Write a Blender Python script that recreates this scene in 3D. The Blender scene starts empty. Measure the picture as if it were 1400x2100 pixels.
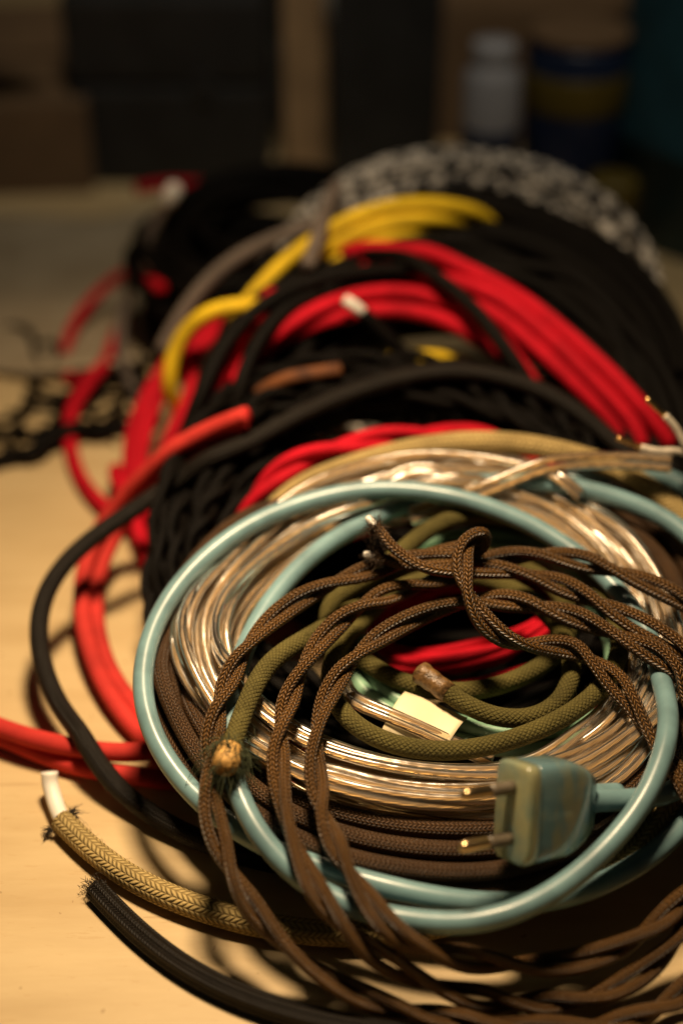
import bpy, math, random
import numpy as np
from mathutils import Vector

random.seed(4)
RNG = np.random.default_rng(11)
S = bpy.context.scene
C = S.collection

# ------------------------------------------------------------------ camera, world, lamps, exposure
CAM_Y, CAM_H, PITCH, FOCAL = -0.42, 0.385, math.radians(35), 50.0
cam_d = bpy.data.cameras.new('camera')
cam = bpy.data.objects.new('camera', cam_d); C.objects.link(cam)
cam.location = (0, CAM_Y, CAM_H); cam.rotation_euler = (math.pi/2 - PITCH, 0, 0)
cam_d.sensor_fit = 'VERTICAL'; cam_d.sensor_height = 36; cam_d.sensor_width = 24; cam_d.lens = FOCAL
cam_d.clip_start = 0.02; cam_d.clip_end = 20
cam_d.dof.use_dof = True; cam_d.dof.focus_distance = 0.481; cam_d.dof.aperture_fstop = 2.9
cam_d.dof.aperture_blades = 0
S.camera = cam
S.view_settings.view_transform = 'Standard'; S.view_settings.look = 'None'
S.view_settings.exposure = 0.0; S.view_settings.gamma = 1.0
S.cycles.use_denoising = True
S.cycles.transparent_max_bounces = 24
S.cycles.max_bounces = 8
S.cycles.sample_clamp_indirect = 4.0

W = bpy.data.worlds.new('World'); S.world = W; W.use_nodes = True
bg = W.node_tree.nodes['Background']
bg.inputs[0].default_value = (0.55, 0.75, 0.80, 1); bg.inputs[1].default_value = 0.008

def lamp(name, loc, target, size, power, col, spread=180):
    d = bpy.data.lights.new(name, 'AREA'); d.shape = 'DISK'; d.size = size; d.energy = power; d.color = col
    o = bpy.data.objects.new(name, d); C.objects.link(o); o.location = loc
    o.rotation_euler = (Vector(target) - Vector(loc)).to_track_quat('-Z', 'Y').to_euler()
    d.spread = math.radians(spread)
    return o
lamp('work_lamp', (-0.02, 0.035, 0.52), (-0.03, -0.05, 0.0), 0.09, 1.38, (1.0, 0.73, 0.44), 92)
lamp('back_fill', (0.1, -0.1, 1.3), (-0.05, 0.75, 0.0), 0.25, 0.58, (1.0, 0.87, 0.68), 55)  # added fill with no real source, brightens the back of the bench

# ------------------------------------------------------------------ planes the coils lie in; picture traces are laid onto them
CY, SY = math.cos(PITCH), math.sin(PITCH)
def plane(tilt, y0, z0): return (math.tan(math.radians(tilt)), y0, z0)
PL = {'T': plane(0, 0, 0), 'A': plane(14, -.131, .025), 'B': plane(20, -.056, .010),
      'C': plane(23, .010, .012), 'D': plane(24, .060, .014), 'E': plane(25, .117, .016)}
def at(px, py, h=0.0, pl='T'):
    u = (px - 700)/2100*36/FOCAL; v = (1050 - py)/2100*36/FOCAL
    d = np.array([u, CY + v*SY, -SY + v*CY])
    t, y0, z0 = PL[pl]
    k = (z0 + h + t*(CAM_Y - y0) - CAM_H)/(d[2] - t*d[1])
    return np.array([0, CAM_Y, CAM_H]) + k*d
def trace(pts, pl='A'):
    out = []
    for p in pts:
        out.append(at(p[0], p[1], p[2], p[3] if len(p) > 3 else pl))
    return np.array(out)

# ------------------------------------------------------------------ curve maths
def catmull(P, closed=False, step=.0015):
    P = np.asarray(P, float)
    if closed: Q = np.vstack([P[-1], P, P[0], P[1]])
    else: Q = np.vstack([2*P[0]-P[1], P, 2*P[-1]-P[-2]])
    out = []
    for i in range(1, len(Q)-2):
        p0, p1, p2, p3 = Q[i-1], Q[i], Q[i+1], Q[i+2]
        d0, d1, d2 = [max(np.linalg.norm(b-a), 1e-5)**.5 for a, b in ((p0, p1), (p1, p2), (p2, p3))]
        m1 = (p1-p0)/d0 - (p2-p0)/(d0+d1) + (p2-p1)/d1
        m2 = (p2-p1)/d1 - (p3-p1)/(d1+d2) + (p3-p2)/d2
        m1, m2 = m1*d1, m2*d1
        n = max(4, int(np.linalg.norm(p2-p1)/step))
        t = np.linspace(0, 1, n, endpoint=False)[:, None]
        out.append((2*t**3-3*t**2+1)*p1 + (t**3-2*t**2+t)*m1 + (-2*t**3+3*t**2)*p2 + (t**3-t**2)*m2)
    R = np.vstack(out)
    if not closed: R = np.vstack([R, P[-1]])
    return R
def arclen(P): return np.concatenate([[0], np.cumsum(np.linalg.norm(np.diff(P, axis=0), axis=1))])
def resample(P, step):
    s = arclen(P); n = max(3, int(round(s[-1]/step))+1)
    t = np.linspace(0, s[-1], n)
    return np.stack([np.interp(t, s, P[:, k]) for k in range(3)], 1)
def gsmooth(P, sig):
    if sig < .3 or len(P) < 5: return P
    r = int(3*sig)+1; r = min(r, len(P)-1)
    w = np.exp(-.5*(np.arange(-r, r+1)/sig)**2); w /= w.sum()
    Q = np.vstack([2*P[0]-P[r:0:-1], P, 2*P[-1]-P[-2:-r-2:-1]])
    return np.stack([np.convolve(Q[:, k], w, 'valid') for k in range(P.shape[1])], 1)
def tangents(P):
    T = np.gradient(P, axis=0); return T/np.maximum(np.linalg.norm(T, axis=1, keepdims=True), 1e-9)
def ptframe(P):
    T = tangents(P); N = np.zeros_like(T)
    a = np.array([0, 0, 1.0]) if abs(T[0][2]) < .9 else np.array([1.0, 0, 0])
    n = a - T[0]*a.dot(T[0]); n /= np.linalg.norm(n)
    for i in range(len(T)):
        t = T[i]; n = n - t*(n[0]*t[0]+n[1]*t[1]+n[2]*t[2]); n = n/math.sqrt(n[0]**2+n[1]**2+n[2]**2); N[i] = n
    return T, N, np.cross(T, N)
def upframe(P, up):
    T = tangents(P); N = up - T*(T@up)[:, None]; N /= np.maximum(np.linalg.norm(N, axis=1, keepdims=True), 1e-6)
    return T, N, np.cross(T, N)

# ------------------------------------------------------------------ mesh + object helpers
def mesh_obj(name, V, F, mat, parent=None, uv=None, smooth=True):
    me = bpy.data.meshes.new(name); me.from_pydata([tuple(v) for v in V], [], F); me.update()
    if uv is not None:
        l = me.uv_layers.new(name='UVMap'); l.data.foreach_set('uv', np.asarray(uv, np.float32).ravel())
    if smooth: me.polygons.foreach_set('use_smooth', np.ones(len(me.polygons), bool))
    me.materials.append(mat)
    o = bpy.data.objects.new(name, me); C.objects.link(o)
    if parent is not None: o.parent = parent
    return o
def quadmesh(name, V, Q, mat, parent=None, UV=None, caps=()):
    """V (n,3), Q (m,4) ints, UV (m,4,2); built with foreach_set because these are large"""
    me = bpy.data.meshes.new(name)
    nl = 4*len(Q) + sum(len(c) for c in caps)
    me.vertices.add(len(V)); me.vertices.foreach_set('co', np.asarray(V, np.float32).ravel())
    me.loops.add(nl); me.polygons.add(len(Q)+len(caps))
    vi = np.concatenate([Q.ravel()] + [np.asarray(c) for c in caps]) if caps else Q.ravel()
    me.loops.foreach_set('vertex_index', vi.astype(np.int32))
    st = list(range(0, 4*len(Q), 4)); k = 4*len(Q)
    for c in caps: st.append(k); k += len(c)
    me.polygons.foreach_set('loop_start', np.array(st, np.int32))
    me.update(calc_edges=True)
    me.polygons.foreach_set('use_smooth', np.ones(len(me.polygons), bool))
    if UV is not None:
        l = me.uv_layers.new(name='UVMap')
        extra = np.zeros((nl-4*len(Q), 2), np.float32)
        l.data.foreach_set('uv', np.concatenate([UV.reshape(-1, 2), extra]).astype(np.float32).ravel())
    me.validate()
    me.materials.append(mat)
    o = bpy.data.objects.new(name, me); C.objects.link(o)
    if parent is not None: o.parent = parent
    return o
def sweep(name, P, r, mat, parent=None, sides=14, profile=None, frame=None, cap=True, taper=None):
    P = np.asarray(P); n = len(P)
    T, N, B = frame if frame is not None else ptframe(P)
    if profile is None:
        a = np.linspace(0, 2*math.pi, sides, endpoint=False); prof = np.stack([np.cos(a), np.sin(a)], 1)
    else: prof = np.asarray(profile)
    k = len(prof); rr = (np.full(n, r) if taper is None else r*taper)[:, None, None]
    V = P[:, None, :] + rr*(prof[None, :, 0:1]*N[:, None, :] + prof[None, :, 1:2]*B[:, None, :])
    V = V.reshape(-1, 3)
    i = np.arange(n-1)[:, None]; j = np.arange(k)[None, :]; j2 = (j+1) % k
    Q = np.stack([i*k+j, (i*k+j2), ((i+1)*k+j2), ((i+1)*k+j)], -1).reshape(-1, 4)
    s = arclen(P)
    u0 = (j/k)+0*i; u1 = ((j+1)/k)+0*i; v0 = s[:-1][:, None]+0*j; v1 = s[1:][:, None]+0*j
    UV = np.stack([np.stack([u0, v0], -1), np.stack([u1, v0], -1), np.stack([u1, v1], -1), np.stack([u0, v1], -1)], 2).reshape(-1, 4, 2)
    caps = []
    if cap: caps = [list(range(k-1, -1, -1)), list(range((n-1)*k, n*k))]
    return quadmesh(name, V, Q, mat, parent, UV, caps)

def tag(o, label, cat, group=None, kind=None):
    if label: o['label'] = label
    if cat: o['category'] = cat
    if group: o['group'] = group
    if kind: o['kind'] = kind
    return o
def thing(name, loc, label, cat, group=None):
    o = bpy.data.objects.new(name, None); C.objects.link(o); o.location = (0, 0, 0)
    o.empty_display_size = .01
    return tag(o, label, cat, group)

# ------------------------------------------------------------------ materials
def newmat(name):
    m = bpy.data.materials.new(name); m.use_nodes = True; nt = m.node_tree
    return m, nt, nt.nodes['Principled BSDF']
def M(nt, op, a, b=None, c=None):
    n = nt.nodes.new('ShaderNodeMath'); n.operation = op
    for i, x in enumerate((a, b, c)):
        if x is None: continue
        if isinstance(x, (int, float)): n.inputs[i].default_value = x
        else: nt.links.new(x, n.inputs[i])
    return n.outputs[0]
def mixcol(nt, fac, a, b):
    n = nt.nodes.new('ShaderNodeMix'); n.data_type = 'RGBA'
    if isinstance(fac, (int, float)): n.inputs[0].default_value = fac
    else: nt.links.new(fac, n.inputs[0])
    for i, x in ((6, a), (7, b)):
        if isinstance(x, tuple): n.inputs[i].default_value = (*x, 1)
        else: nt.links.new(x, n.inputs[i])
    return n.outputs[2]
def noise(nt, vec, scale, detail=3, rough=.55):
    n = nt.nodes.new('ShaderNodeTexNoise'); n.inputs['Scale'].default_value = scale
    n.inputs['Detail'].default_value = detail; n.inputs['Roughness'].default_value = rough
    if vec is not None: nt.links.new(vec, n.inputs['Vector'])
    return n.outputs['Fac']
def objcoord(nt): return nt.nodes.new('ShaderNodeTexCoord').outputs['Object']
def bump(nt, b, h, strength, dist):
    n = nt.nodes.new('ShaderNodeBump'); n.inputs['Strength'].default_value = strength; n.inputs['Distance'].default_value = dist
    nt.links.new(h, n.inputs['Height']); nt.links.new(n.outputs[0], b.inputs['Normal'])

def braid(name, yarn, gap, around=8, pitch=.0036, rough=.6, strength=.9, dist=.0004, fuzz=.35, sheen=.3, yarn2=None, share=.5, spec=.35, gp=.6):
    """textile sleeve: two sets of yarns crossing over and under on the cable's own UV"""
    m, nt, b = newmat(name)
    uv = nt.nodes.new('ShaderNodeUVMap'); sx = nt.nodes.new('ShaderNodeSeparateXYZ'); nt.links.new(uv.outputs[0], sx.inputs[0])
    oc = objcoord(nt)
    wob = M(nt, 'MULTIPLY', M(nt, 'SUBTRACT', noise(nt, oc, 180, 2), .5), .5)
    un = M(nt, 'MULTIPLY', sx.outputs[0], float(around)); vn = M(nt, 'ADD', M(nt, 'MULTIPLY', sx.outputs[1], 1.0/pitch), wob)
    a = M(nt, 'ADD', un, vn); c = M(nt, 'SUBTRACT', un, vn)
    fa, fc = M(nt, 'FRACT', a), M(nt, 'FRACT', c)
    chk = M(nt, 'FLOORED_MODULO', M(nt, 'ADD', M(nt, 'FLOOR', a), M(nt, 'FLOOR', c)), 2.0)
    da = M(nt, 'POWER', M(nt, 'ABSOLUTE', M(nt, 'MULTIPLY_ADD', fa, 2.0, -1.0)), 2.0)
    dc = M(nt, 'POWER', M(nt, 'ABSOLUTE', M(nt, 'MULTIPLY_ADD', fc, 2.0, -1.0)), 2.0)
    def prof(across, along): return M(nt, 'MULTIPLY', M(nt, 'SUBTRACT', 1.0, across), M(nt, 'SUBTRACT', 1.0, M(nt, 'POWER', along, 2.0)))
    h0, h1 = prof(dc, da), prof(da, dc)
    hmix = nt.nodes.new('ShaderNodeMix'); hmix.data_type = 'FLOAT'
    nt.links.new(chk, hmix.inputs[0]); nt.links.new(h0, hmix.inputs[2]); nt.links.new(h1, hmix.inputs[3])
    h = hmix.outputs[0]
    fib = noise(nt, oc, 1500, 2)
    hh = M(nt, 'ADD', h, M(nt, 'MULTIPLY', fib, fuzz))
    big = noise(nt, oc, 60, 3)
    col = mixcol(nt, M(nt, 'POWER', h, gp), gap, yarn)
    if yarn2 is not None:
        cv = nt.nodes.new('ShaderNodeCombineXYZ'); nt.links.new(M(nt, 'MULTIPLY', sx.outputs[1], 130.0), cv.inputs[0]); nt.links.new(M(nt, 'MULTIPLY', sx.outputs[0], .8), cv.inputs[1]); vscl = cv.outputs[0]
        sel = M(nt, 'GREATER_THAN', noise(nt, vscl, 1.0, 1), share)
        thin = M(nt, 'GREATER_THAN', noise(nt, oc, 170, 1), .56)
        col = mixcol(nt, M(nt, 'MAXIMUM', M(nt, 'MULTIPLY', chk, thin), sel), col, yarn2)
    hs = nt.nodes.new('ShaderNodeHueSaturation'); nt.links.new(col, hs.inputs['Color'])
    nt.links.new(M(nt, 'MULTIPLY_ADD', big, 1.2, .40), hs.inputs['Value'])
    nt.links.new(hs.outputs[0], b.inputs['Base Color'])
    b.inputs['Roughness'].default_value = rough; b.inputs['Specular IOR Level'].default_value = spec
    b.inputs['Sheen Weight'].default_value = sheen; b.inputs['Sheen Roughness'].default_value = .5
    b.inputs['Sheen Tint'].default_value = (*yarn, 1)
    bump(nt, b, hh, strength, dist)
    return m
def herring(name, yarn, gap, cols=12, pitch=.0015, slope=.9, rough=.4, strength=1.0, dist=.0006, fuzz=.2, spec=.5, gp=.9):
    """braided sleeve whose stitches lean left and right in turn, so they read as rows of small chevrons"""
    m, nt, b = newmat(name)
    uv = nt.nodes.new('ShaderNodeUVMap'); sx = nt.nodes.new('ShaderNodeSeparateXYZ'); nt.links.new(uv.outputs[0], sx.inputs[0])
    oc = objcoord(nt)
    U = M(nt, 'MULTIPLY', sx.outputs[0], float(cols)); x = M(nt, 'FRACT', U)
    par = M(nt, 'FLOORED_MODULO', M(nt, 'FLOOR', U), 2.0)
    lean = M(nt, 'ADD', M(nt, 'MULTIPLY', par, x), M(nt, 'MULTIPLY', M(nt, 'SUBTRACT', 1.0, par), M(nt, 'SUBTRACT', 1.0, x)))
    wob = M(nt, 'MULTIPLY', M(nt, 'SUBTRACT', noise(nt, oc, 140, 2), .5), 1.0)
    ph = M(nt, 'ADD', M(nt, 'ADD', M(nt, 'MULTIPLY', sx.outputs[1], 1.0/pitch), M(nt, 'MULTIPLY', lean, slope)), wob)
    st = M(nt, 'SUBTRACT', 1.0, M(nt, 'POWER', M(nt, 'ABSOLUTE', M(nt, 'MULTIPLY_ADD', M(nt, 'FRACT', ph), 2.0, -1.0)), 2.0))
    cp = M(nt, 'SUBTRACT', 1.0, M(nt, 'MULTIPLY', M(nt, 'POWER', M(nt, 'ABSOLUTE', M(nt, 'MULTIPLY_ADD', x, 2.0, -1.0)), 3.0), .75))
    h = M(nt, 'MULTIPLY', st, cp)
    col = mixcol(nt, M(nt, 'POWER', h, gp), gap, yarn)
    hs = nt.nodes.new('ShaderNodeHueSaturation'); nt.links.new(col, hs.inputs['Color'])
    nt.links.new(M(nt, 'MULTIPLY_ADD', noise(nt, oc, 55, 4), 1.3, .35), hs.inputs['Value'])
    nt.links.new(hs.outputs[0], b.inputs['Base Color'])
    b.inputs['Roughness'].default_value = rough; b.inputs['Specular IOR Level'].default_value = spec
    bump(nt, b, M(nt, 'ADD', h, M(nt, 'MULTIPLY', noise(nt, oc, 1500, 2), fuzz)), strength, dist)
    return m
def plain(name, col, rough=.5, metal=0, coat=0, spec=.5, var=.12, vscale=40, bumpd=0, bscale=300, trans=0, sss=0, col2=None):
    m, nt, b = newmat(name); oc = objcoord(nt)
    f = noise(nt, oc, vscale, 4)
    c2 = col2 or tuple(min(1, x*(1+2*var)) for x in col); c1 = col if col2 else tuple(x*(1-2*var) for x in col)
    r = nt.nodes.new('ShaderNodeMapRange'); r.inputs[1].default_value = .3; r.inputs[2].default_value = .7; nt.links.new(f, r.inputs[0])
    nt.links.new(mixcol(nt, r.outputs[0], c1, c2), b.inputs['Base Color'])
    b.inputs['Roughness'].default_value = rough; b.inputs['Metallic'].default_value = metal
    b.inputs['Coat Weight'].default_value = coat; b.inputs['Coat Roughness'].default_value = .15
    b.inputs['Specular IOR Level'].default_value = spec; b.inputs['Transmission Weight'].default_value = trans
    if sss:
        b.inputs['Subsurface Weight'].default_value = sss; b.inputs['Subsurface Radius'].default_value = (.003, .003, .002)
        b.inputs['Subsurface Scale'].default_value = 1
    if bumpd: bump(nt, b, noise(nt, oc, bscale, 4), .6, bumpd)
    return m
MT = {}
MT['brown'] = herring('brown_braid', (.175, .084, .021), (.004, .002, .0008), 10, .0016, .9, .36, 1.0, .0007, .2, .5, 1.0)
MT['dark_brown'] = herring('dark_brown_textile', (.085, .040, .012), (.004, .002, .001), 18, .0015, .9, .45, .9, .0004, .3, .3, 1.0)
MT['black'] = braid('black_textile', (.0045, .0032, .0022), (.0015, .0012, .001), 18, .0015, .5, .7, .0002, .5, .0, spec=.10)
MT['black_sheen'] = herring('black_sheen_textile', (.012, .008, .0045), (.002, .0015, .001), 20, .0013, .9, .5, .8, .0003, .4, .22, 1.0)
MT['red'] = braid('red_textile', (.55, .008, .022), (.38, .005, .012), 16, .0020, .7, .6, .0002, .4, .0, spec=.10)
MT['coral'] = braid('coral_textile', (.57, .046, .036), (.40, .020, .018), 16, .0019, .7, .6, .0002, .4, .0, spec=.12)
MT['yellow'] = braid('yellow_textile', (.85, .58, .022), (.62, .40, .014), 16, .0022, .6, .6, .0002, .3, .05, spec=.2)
MT['beige'] = herring('beige_braid', (.50, .37, .150), (.20, .135, .048), 12, .0021, .9, .75, 1.0, .0006, .5, .2, .8)
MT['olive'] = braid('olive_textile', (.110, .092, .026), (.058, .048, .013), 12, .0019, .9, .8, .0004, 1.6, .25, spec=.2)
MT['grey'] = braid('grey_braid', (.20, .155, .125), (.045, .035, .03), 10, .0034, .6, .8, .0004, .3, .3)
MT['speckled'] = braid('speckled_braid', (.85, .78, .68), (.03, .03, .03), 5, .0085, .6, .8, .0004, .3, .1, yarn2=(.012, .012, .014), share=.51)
MT['blue'] = plain('blue_vinyl', (.150, .262, .285), .36, coat=.10, spec=.5, var=.13, vscale=60, bumpd=.00012, bscale=120, sss=.05)
MT['mint'] = plain('mint_vinyl', (.20, .36, .24), .35, var=.1, vscale=30, bumpd=.0001)
MT['white'] = plain('white_insulation', (.80, .76, .68), .5, var=.05, sss=.1)
MT['copper'] = plain('copper_strands', (.78, .43, .17), .28, metal=1, var=.25, vscale=400)
MT['brass'] = plain('brass_pin', (.70, .50, .26), .3, metal=1, var=.1)
MT['frayed'] = plain('brown_fibre', (.05, .027, .012), .8)
MT['frayed_green'] = plain('green_fibre', (.050, .060, .022), .8)
MT['tape'] = plain('brown_tape', (.05, .026, .009), .4, var=.3, vscale=420, bumpd=.0014, bscale=420, col2=(.24, .13, .045))
MT['jute'] = plain('raw_core', (.46, .26, .07), .7, var=.3, vscale=500, bumpd=.0005, bscale=600)
MT['paper'] = plain('cream_paper', (.80, .68, .44), .6, var=.05, vscale=60, bumpd=.0001)
MT['singed'] = plain('singed_yarn', (.02, .013, .008), .5)
MT['rust'] = plain('rust_brown', (.06, .018, .005), .8, vscale=90, col2=(.24, .075, .015), bumpd=.0004)

MT['milky'] = plain('milky_insulation', (.62, .55, .44), .25, coat=.4, var=.15, vscale=200, bumpd=.0003)
def conductor_mat():
    m, nt, b = newmat('copper_conductor')
    uv = nt.nodes.new('ShaderNodeUVMap'); sx = nt.nodes.new('ShaderNodeSeparateXYZ'); nt.links.new(uv.outputs[0], sx.inputs[0])
    ph = M(nt, 'ADD', M(nt, 'MULTIPLY', sx.outputs[0], 10.0), M(nt, 'MULTIPLY', sx.outputs[1], 170.0))
    st = M(nt, 'ABSOLUTE', M(nt, 'SINE', M(nt, 'MULTIPLY', ph, math.pi)))
    oc = objcoord(nt)
    f = noise(nt, oc, 90, 3)
    nt.links.new(mixcol(nt, f, (.42, .24, .075), (.80, .54, .24)), b.inputs['Base Color'])
    b.inputs['Metallic'].default_value = .55; b.inputs['Roughness'].default_value = .42
    bump(nt, b, M(nt, 'ADD', st, M(nt, 'MULTIPLY', f, .8)), 1.0, .0006)
    return m
MT['conductor'] = conductor_mat()
def clear_mat():
    m, nt, b = newmat('clear_vinyl')
    out = nt.nodes['Material Output']; nt.nodes.remove(b)
    tr = nt.nodes.new('ShaderNodeBsdfTransparent'); tr.inputs[0].default_value = (.90, .86, .76, 1)
    gl = nt.nodes.new('ShaderNodeBsdfGlossy'); gl.inputs['Roughness'].default_value = .17; gl.inputs[0].default_value = (1, .98, .94, 1)
    lw = nt.nodes.new('ShaderNodeFresnel'); lw.inputs['IOR'].default_value = 1.5
    bp = nt.nodes.new('ShaderNodeBump'); bp.inputs['Strength'].default_value = .6; bp.inputs['Distance'].default_value = .0008
    nt.links.new(noise(nt, objcoord(nt), 75, 2), bp.inputs['Height'])
    nt.links.new(bp.outputs[0], gl.inputs['Normal']); nt.links.new(bp.outputs[0], lw.inputs['Normal'])
    df = nt.nodes.new('ShaderNodeBsdfDiffuse'); df.inputs[0].default_value = (.74, .66, .54, 1)
    fw = nt.nodes.new('ShaderNodeLayerWeight'); fw.inputs['Blend'].default_value = .5
    m0 = nt.nodes.new('ShaderNodeMixShader')
    cloud = M(nt, 'MULTIPLY', noise(nt, objcoord(nt), 70, 3), .22)
    nt.links.new(M(nt, 'ADD', cloud, M(nt, 'MULTIPLY', M(nt, 'POWER', fw.outputs['Facing'], 2.5), .55)), m0.inputs[0])
    nt.links.new(tr.outputs[0], m0.inputs[1]); nt.links.new(df.outputs[0], m0.inputs[2])
    mx = nt.nodes.new('ShaderNodeMixShader')
    nt.links.new(M(nt, 'MULTIPLY_ADD', lw.outputs[0], .9, .015), mx.inputs[0])
    nt.links.new(m0.outputs[0], mx.inputs[1]); nt.links.new(gl.outputs[0], mx.inputs[2])
    nt.links.new(mx.outputs[0], out.inputs[0])
    return m
MT['clear'] = clear_mat()
def wood_mat():
    m, nt, b = newmat('birch_ply'); oc = objcoord(nt)
    mp = nt.nodes.new('ShaderNodeMapping'); mp.inputs['Scale'].default_value = (2.2, 14, 8); mp.inputs['Rotation'].default_value = (0, 0, .12)
    nt.links.new(oc, mp.inputs[0])
    g = noise(nt, mp.outputs[0], 5, 6, .62)
    g2 = noise(nt, mp.outputs[0], 45, 3, .6)
    cl = noise(nt, oc, 9, 4)
    r = nt.nodes.new('ShaderNodeMapRange'); r.inputs[1].default_value = .32; r.inputs[2].default_value = .68; nt.links.new(g, r.inputs[0])
    col = mixcol(nt, r.outputs[0], (.50, .36, .180), (.60, .455, .245))
    col = mixcol(nt, M(nt, 'MULTIPLY', M(nt, 'GREATER_THAN', g2, .66), .22), col, (.42, .24, .09))
    sp = noise(nt, oc, 210, 2); col = mixcol(nt, M(nt, 'MULTIPLY', M(nt, 'GREATER_THAN', sp, .73), .45), col, (.25, .14, .05))
    mp2 = nt.nodes.new('ShaderNodeMapping'); mp2.inputs['Scale'].default_value = (14, 260, 20); mp2.inputs['Rotation'].default_value = (0, 0, .7); nt.links.new(oc, mp2.inputs[0])
    scr = M(nt, 'MULTIPLY', M(nt, 'GREATER_THAN', noise(nt, mp2.outputs[0], 1.0, 1), .71), M(nt, 'GREATER_THAN', noise(nt, oc, 30, 2), .52))
    col = mixcol(nt, M(nt, 'MULTIPLY', scr, .35), col, (.33, .20, .085))
    hs = nt.nodes.new('ShaderNodeHueSaturation'); nt.links.new(col, hs.inputs['Color']); nt.links.new(M(nt, 'MULTIPLY_ADD', cl, .30, .85), hs.inputs['Value'])
    nt.links.new(hs.outputs[0], b.inputs['Base Color'])
    b.inputs['Roughness'].default_value = .5; b.inputs['Specular IOR Level'].default_value = .35
    bump(nt, b, M(nt, 'ADD', g, M(nt, 'MULTIPLY', g2, .4)), .25, .0006)
    return m
MT['wood'] = wood_mat()

# ------------------------------------------------------------------ cable registry: every centre line is laid first, then pushed apart where two meet
CURVES = {}
def reg(key, P, r, mob=.5, step=.0025, sm=2.0):
    P = gsmooth(resample(P, step), sm)
    CURVES[key] = dict(P=P, r=r, mob=mob, step=step)
def bundle(mid, turns, ra, rb, up, seed, start=0.0, jitter=.45, widen=None):
    """a continuous cable wound `turns` times along the closed line `mid`"""
    g = np.random.default_rng(seed)
    mid = gsmooth(resample(catmull(np.vstack([mid]), True), .002), 4)
    n = len(mid); T = tangents(np.vstack([mid[-2:], mid, mid[:2]]))[2:-2]
    Nn = up - T*(T@up)[:, None]; Nn /= np.linalg.norm(Nn, axis=1, keepdims=True); R = np.cross(T, Nn)
    per = 5; K = int(turns*per)+2
    off = []
    ga = math.pi*(3-math.sqrt(5))
    order = g.permutation(max(1, int(math.ceil(turns))+1))
    for k in range(K):
        i = order[min(k//per, len(order)-1)]; rad = math.sqrt((i+.5)/len(order)); th = i*ga
        off.append([rad*math.cos(th)+g.normal(0, jitter)*.5, rad*math.sin(th)+g.normal(0, jitter)*.5])
    off = np.clip(np.array(off), -1.25, 1.25)
    m = int(turns*n); s = np.linspace(0, turns, m)
    idx = ((s+start) % 1.0)*n; i0 = np.floor(idx).astype(int) % n
    x = s*per; w = np.arange(K)
    oa = np.interp(x, w, off[:, 0]); ob = np.interp(x, w, off[:, 1])
    oo = gsmooth(np.stack([oa, ob], 1), n/per*.45)
    if widen is not None: ra = ra*widen(mid[i0])[:, None]
    return mid[i0] + R[i0]*(oo[:, 0:1]*ra) + Nn[i0]*(oo[:, 1:2]*rb)
def ring(center, R, tilt, squash=1.0, wob=.0, seed=0, n=20):
    g = np.random.default_rng(seed); t = math.radians(tilt)
    ex = np.array([1, 0, 0]); ey = np.array([0, math.cos(t), math.sin(t)])
    p1, p2 = g.uniform(0, 6.28, 2)
    out = []
    for k in range(n):
        a = 2*math.pi*k/n; r = R*(1+wob*math.sin(2*a+p1)+wob*.6*math.sin(3*a+p2))
        out.append(np.array(center)+ex*r*math.cos(a)+ey*r*squash*math.sin(a))
    return np.array(out)
def upv(t): t = math.radians(t); return np.array([0, -math.sin(t), math.cos(t)])

# ---- front coil (plane A)
blue_pts = [(1190,1643,.017),(1265,1641,.015),(1340,1642,.009),(1410,1630,.006),(1475,1530,.004),(1500,1330,.004),(1465,1150,.006),(1400,1075,.008),
  (1300,1030,.009),(1200,1000,.010),(1080,984,.010),(1000,985,.008),(920,1002,.004),(840,1030,.001),(770,1055,.001),(690,1095,.003),(600,1172,.005),(530,1262,.006),(495,1335,.007),(475,1410,.008),
  (464,1490,.011),(470,1570,.013),(486,1650,.014),(525,1715,.013),(575,1780,.010),(640,1833,.008),(740,1880,.007),(860,1903,.008),(960,1903,.012),(1050,1884,.014),(1125,1842,.014),(1200,1788,.013),(1275,1708,.014),
  (1325,1640,.017),(1357,1570,.018),(1374,1490,.016),(1373,1420,.013),(1357,1350,.010),(1325,1285,.008),(1255,1195,.007),(1190,1138,.008),(1105,1080,.010),(1000,1036,.013),(900,1008,.014),(800,1001,.012),(680,1012,.010),
  (560,1050,.009),(440,1125,.008),(350,1215,.007),(300,1310,.007),(284,1400,.007),(300,1492,.007),(342,1572,.006),(405,1645,.004),(490,1712,.001),(570,1752,.000),(643,1776,.003),(750,1810,.006),(880,1842,.006),(1010,1860,.004),
  (1130,1852,.001),(1250,1812,.000),(1330,1765,-.001),(1395,1690,-.001),(1490,1520,-.001),(1510,1250,.000),(1460,1040,.000),(1390,970,.002),(1290,958,.002),(1210,965,.000),(1130,1000,-.006),(1040,1050,-.012)]
reg('blue', catmull(trace(blue_pts)), .0036, .06)

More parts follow.
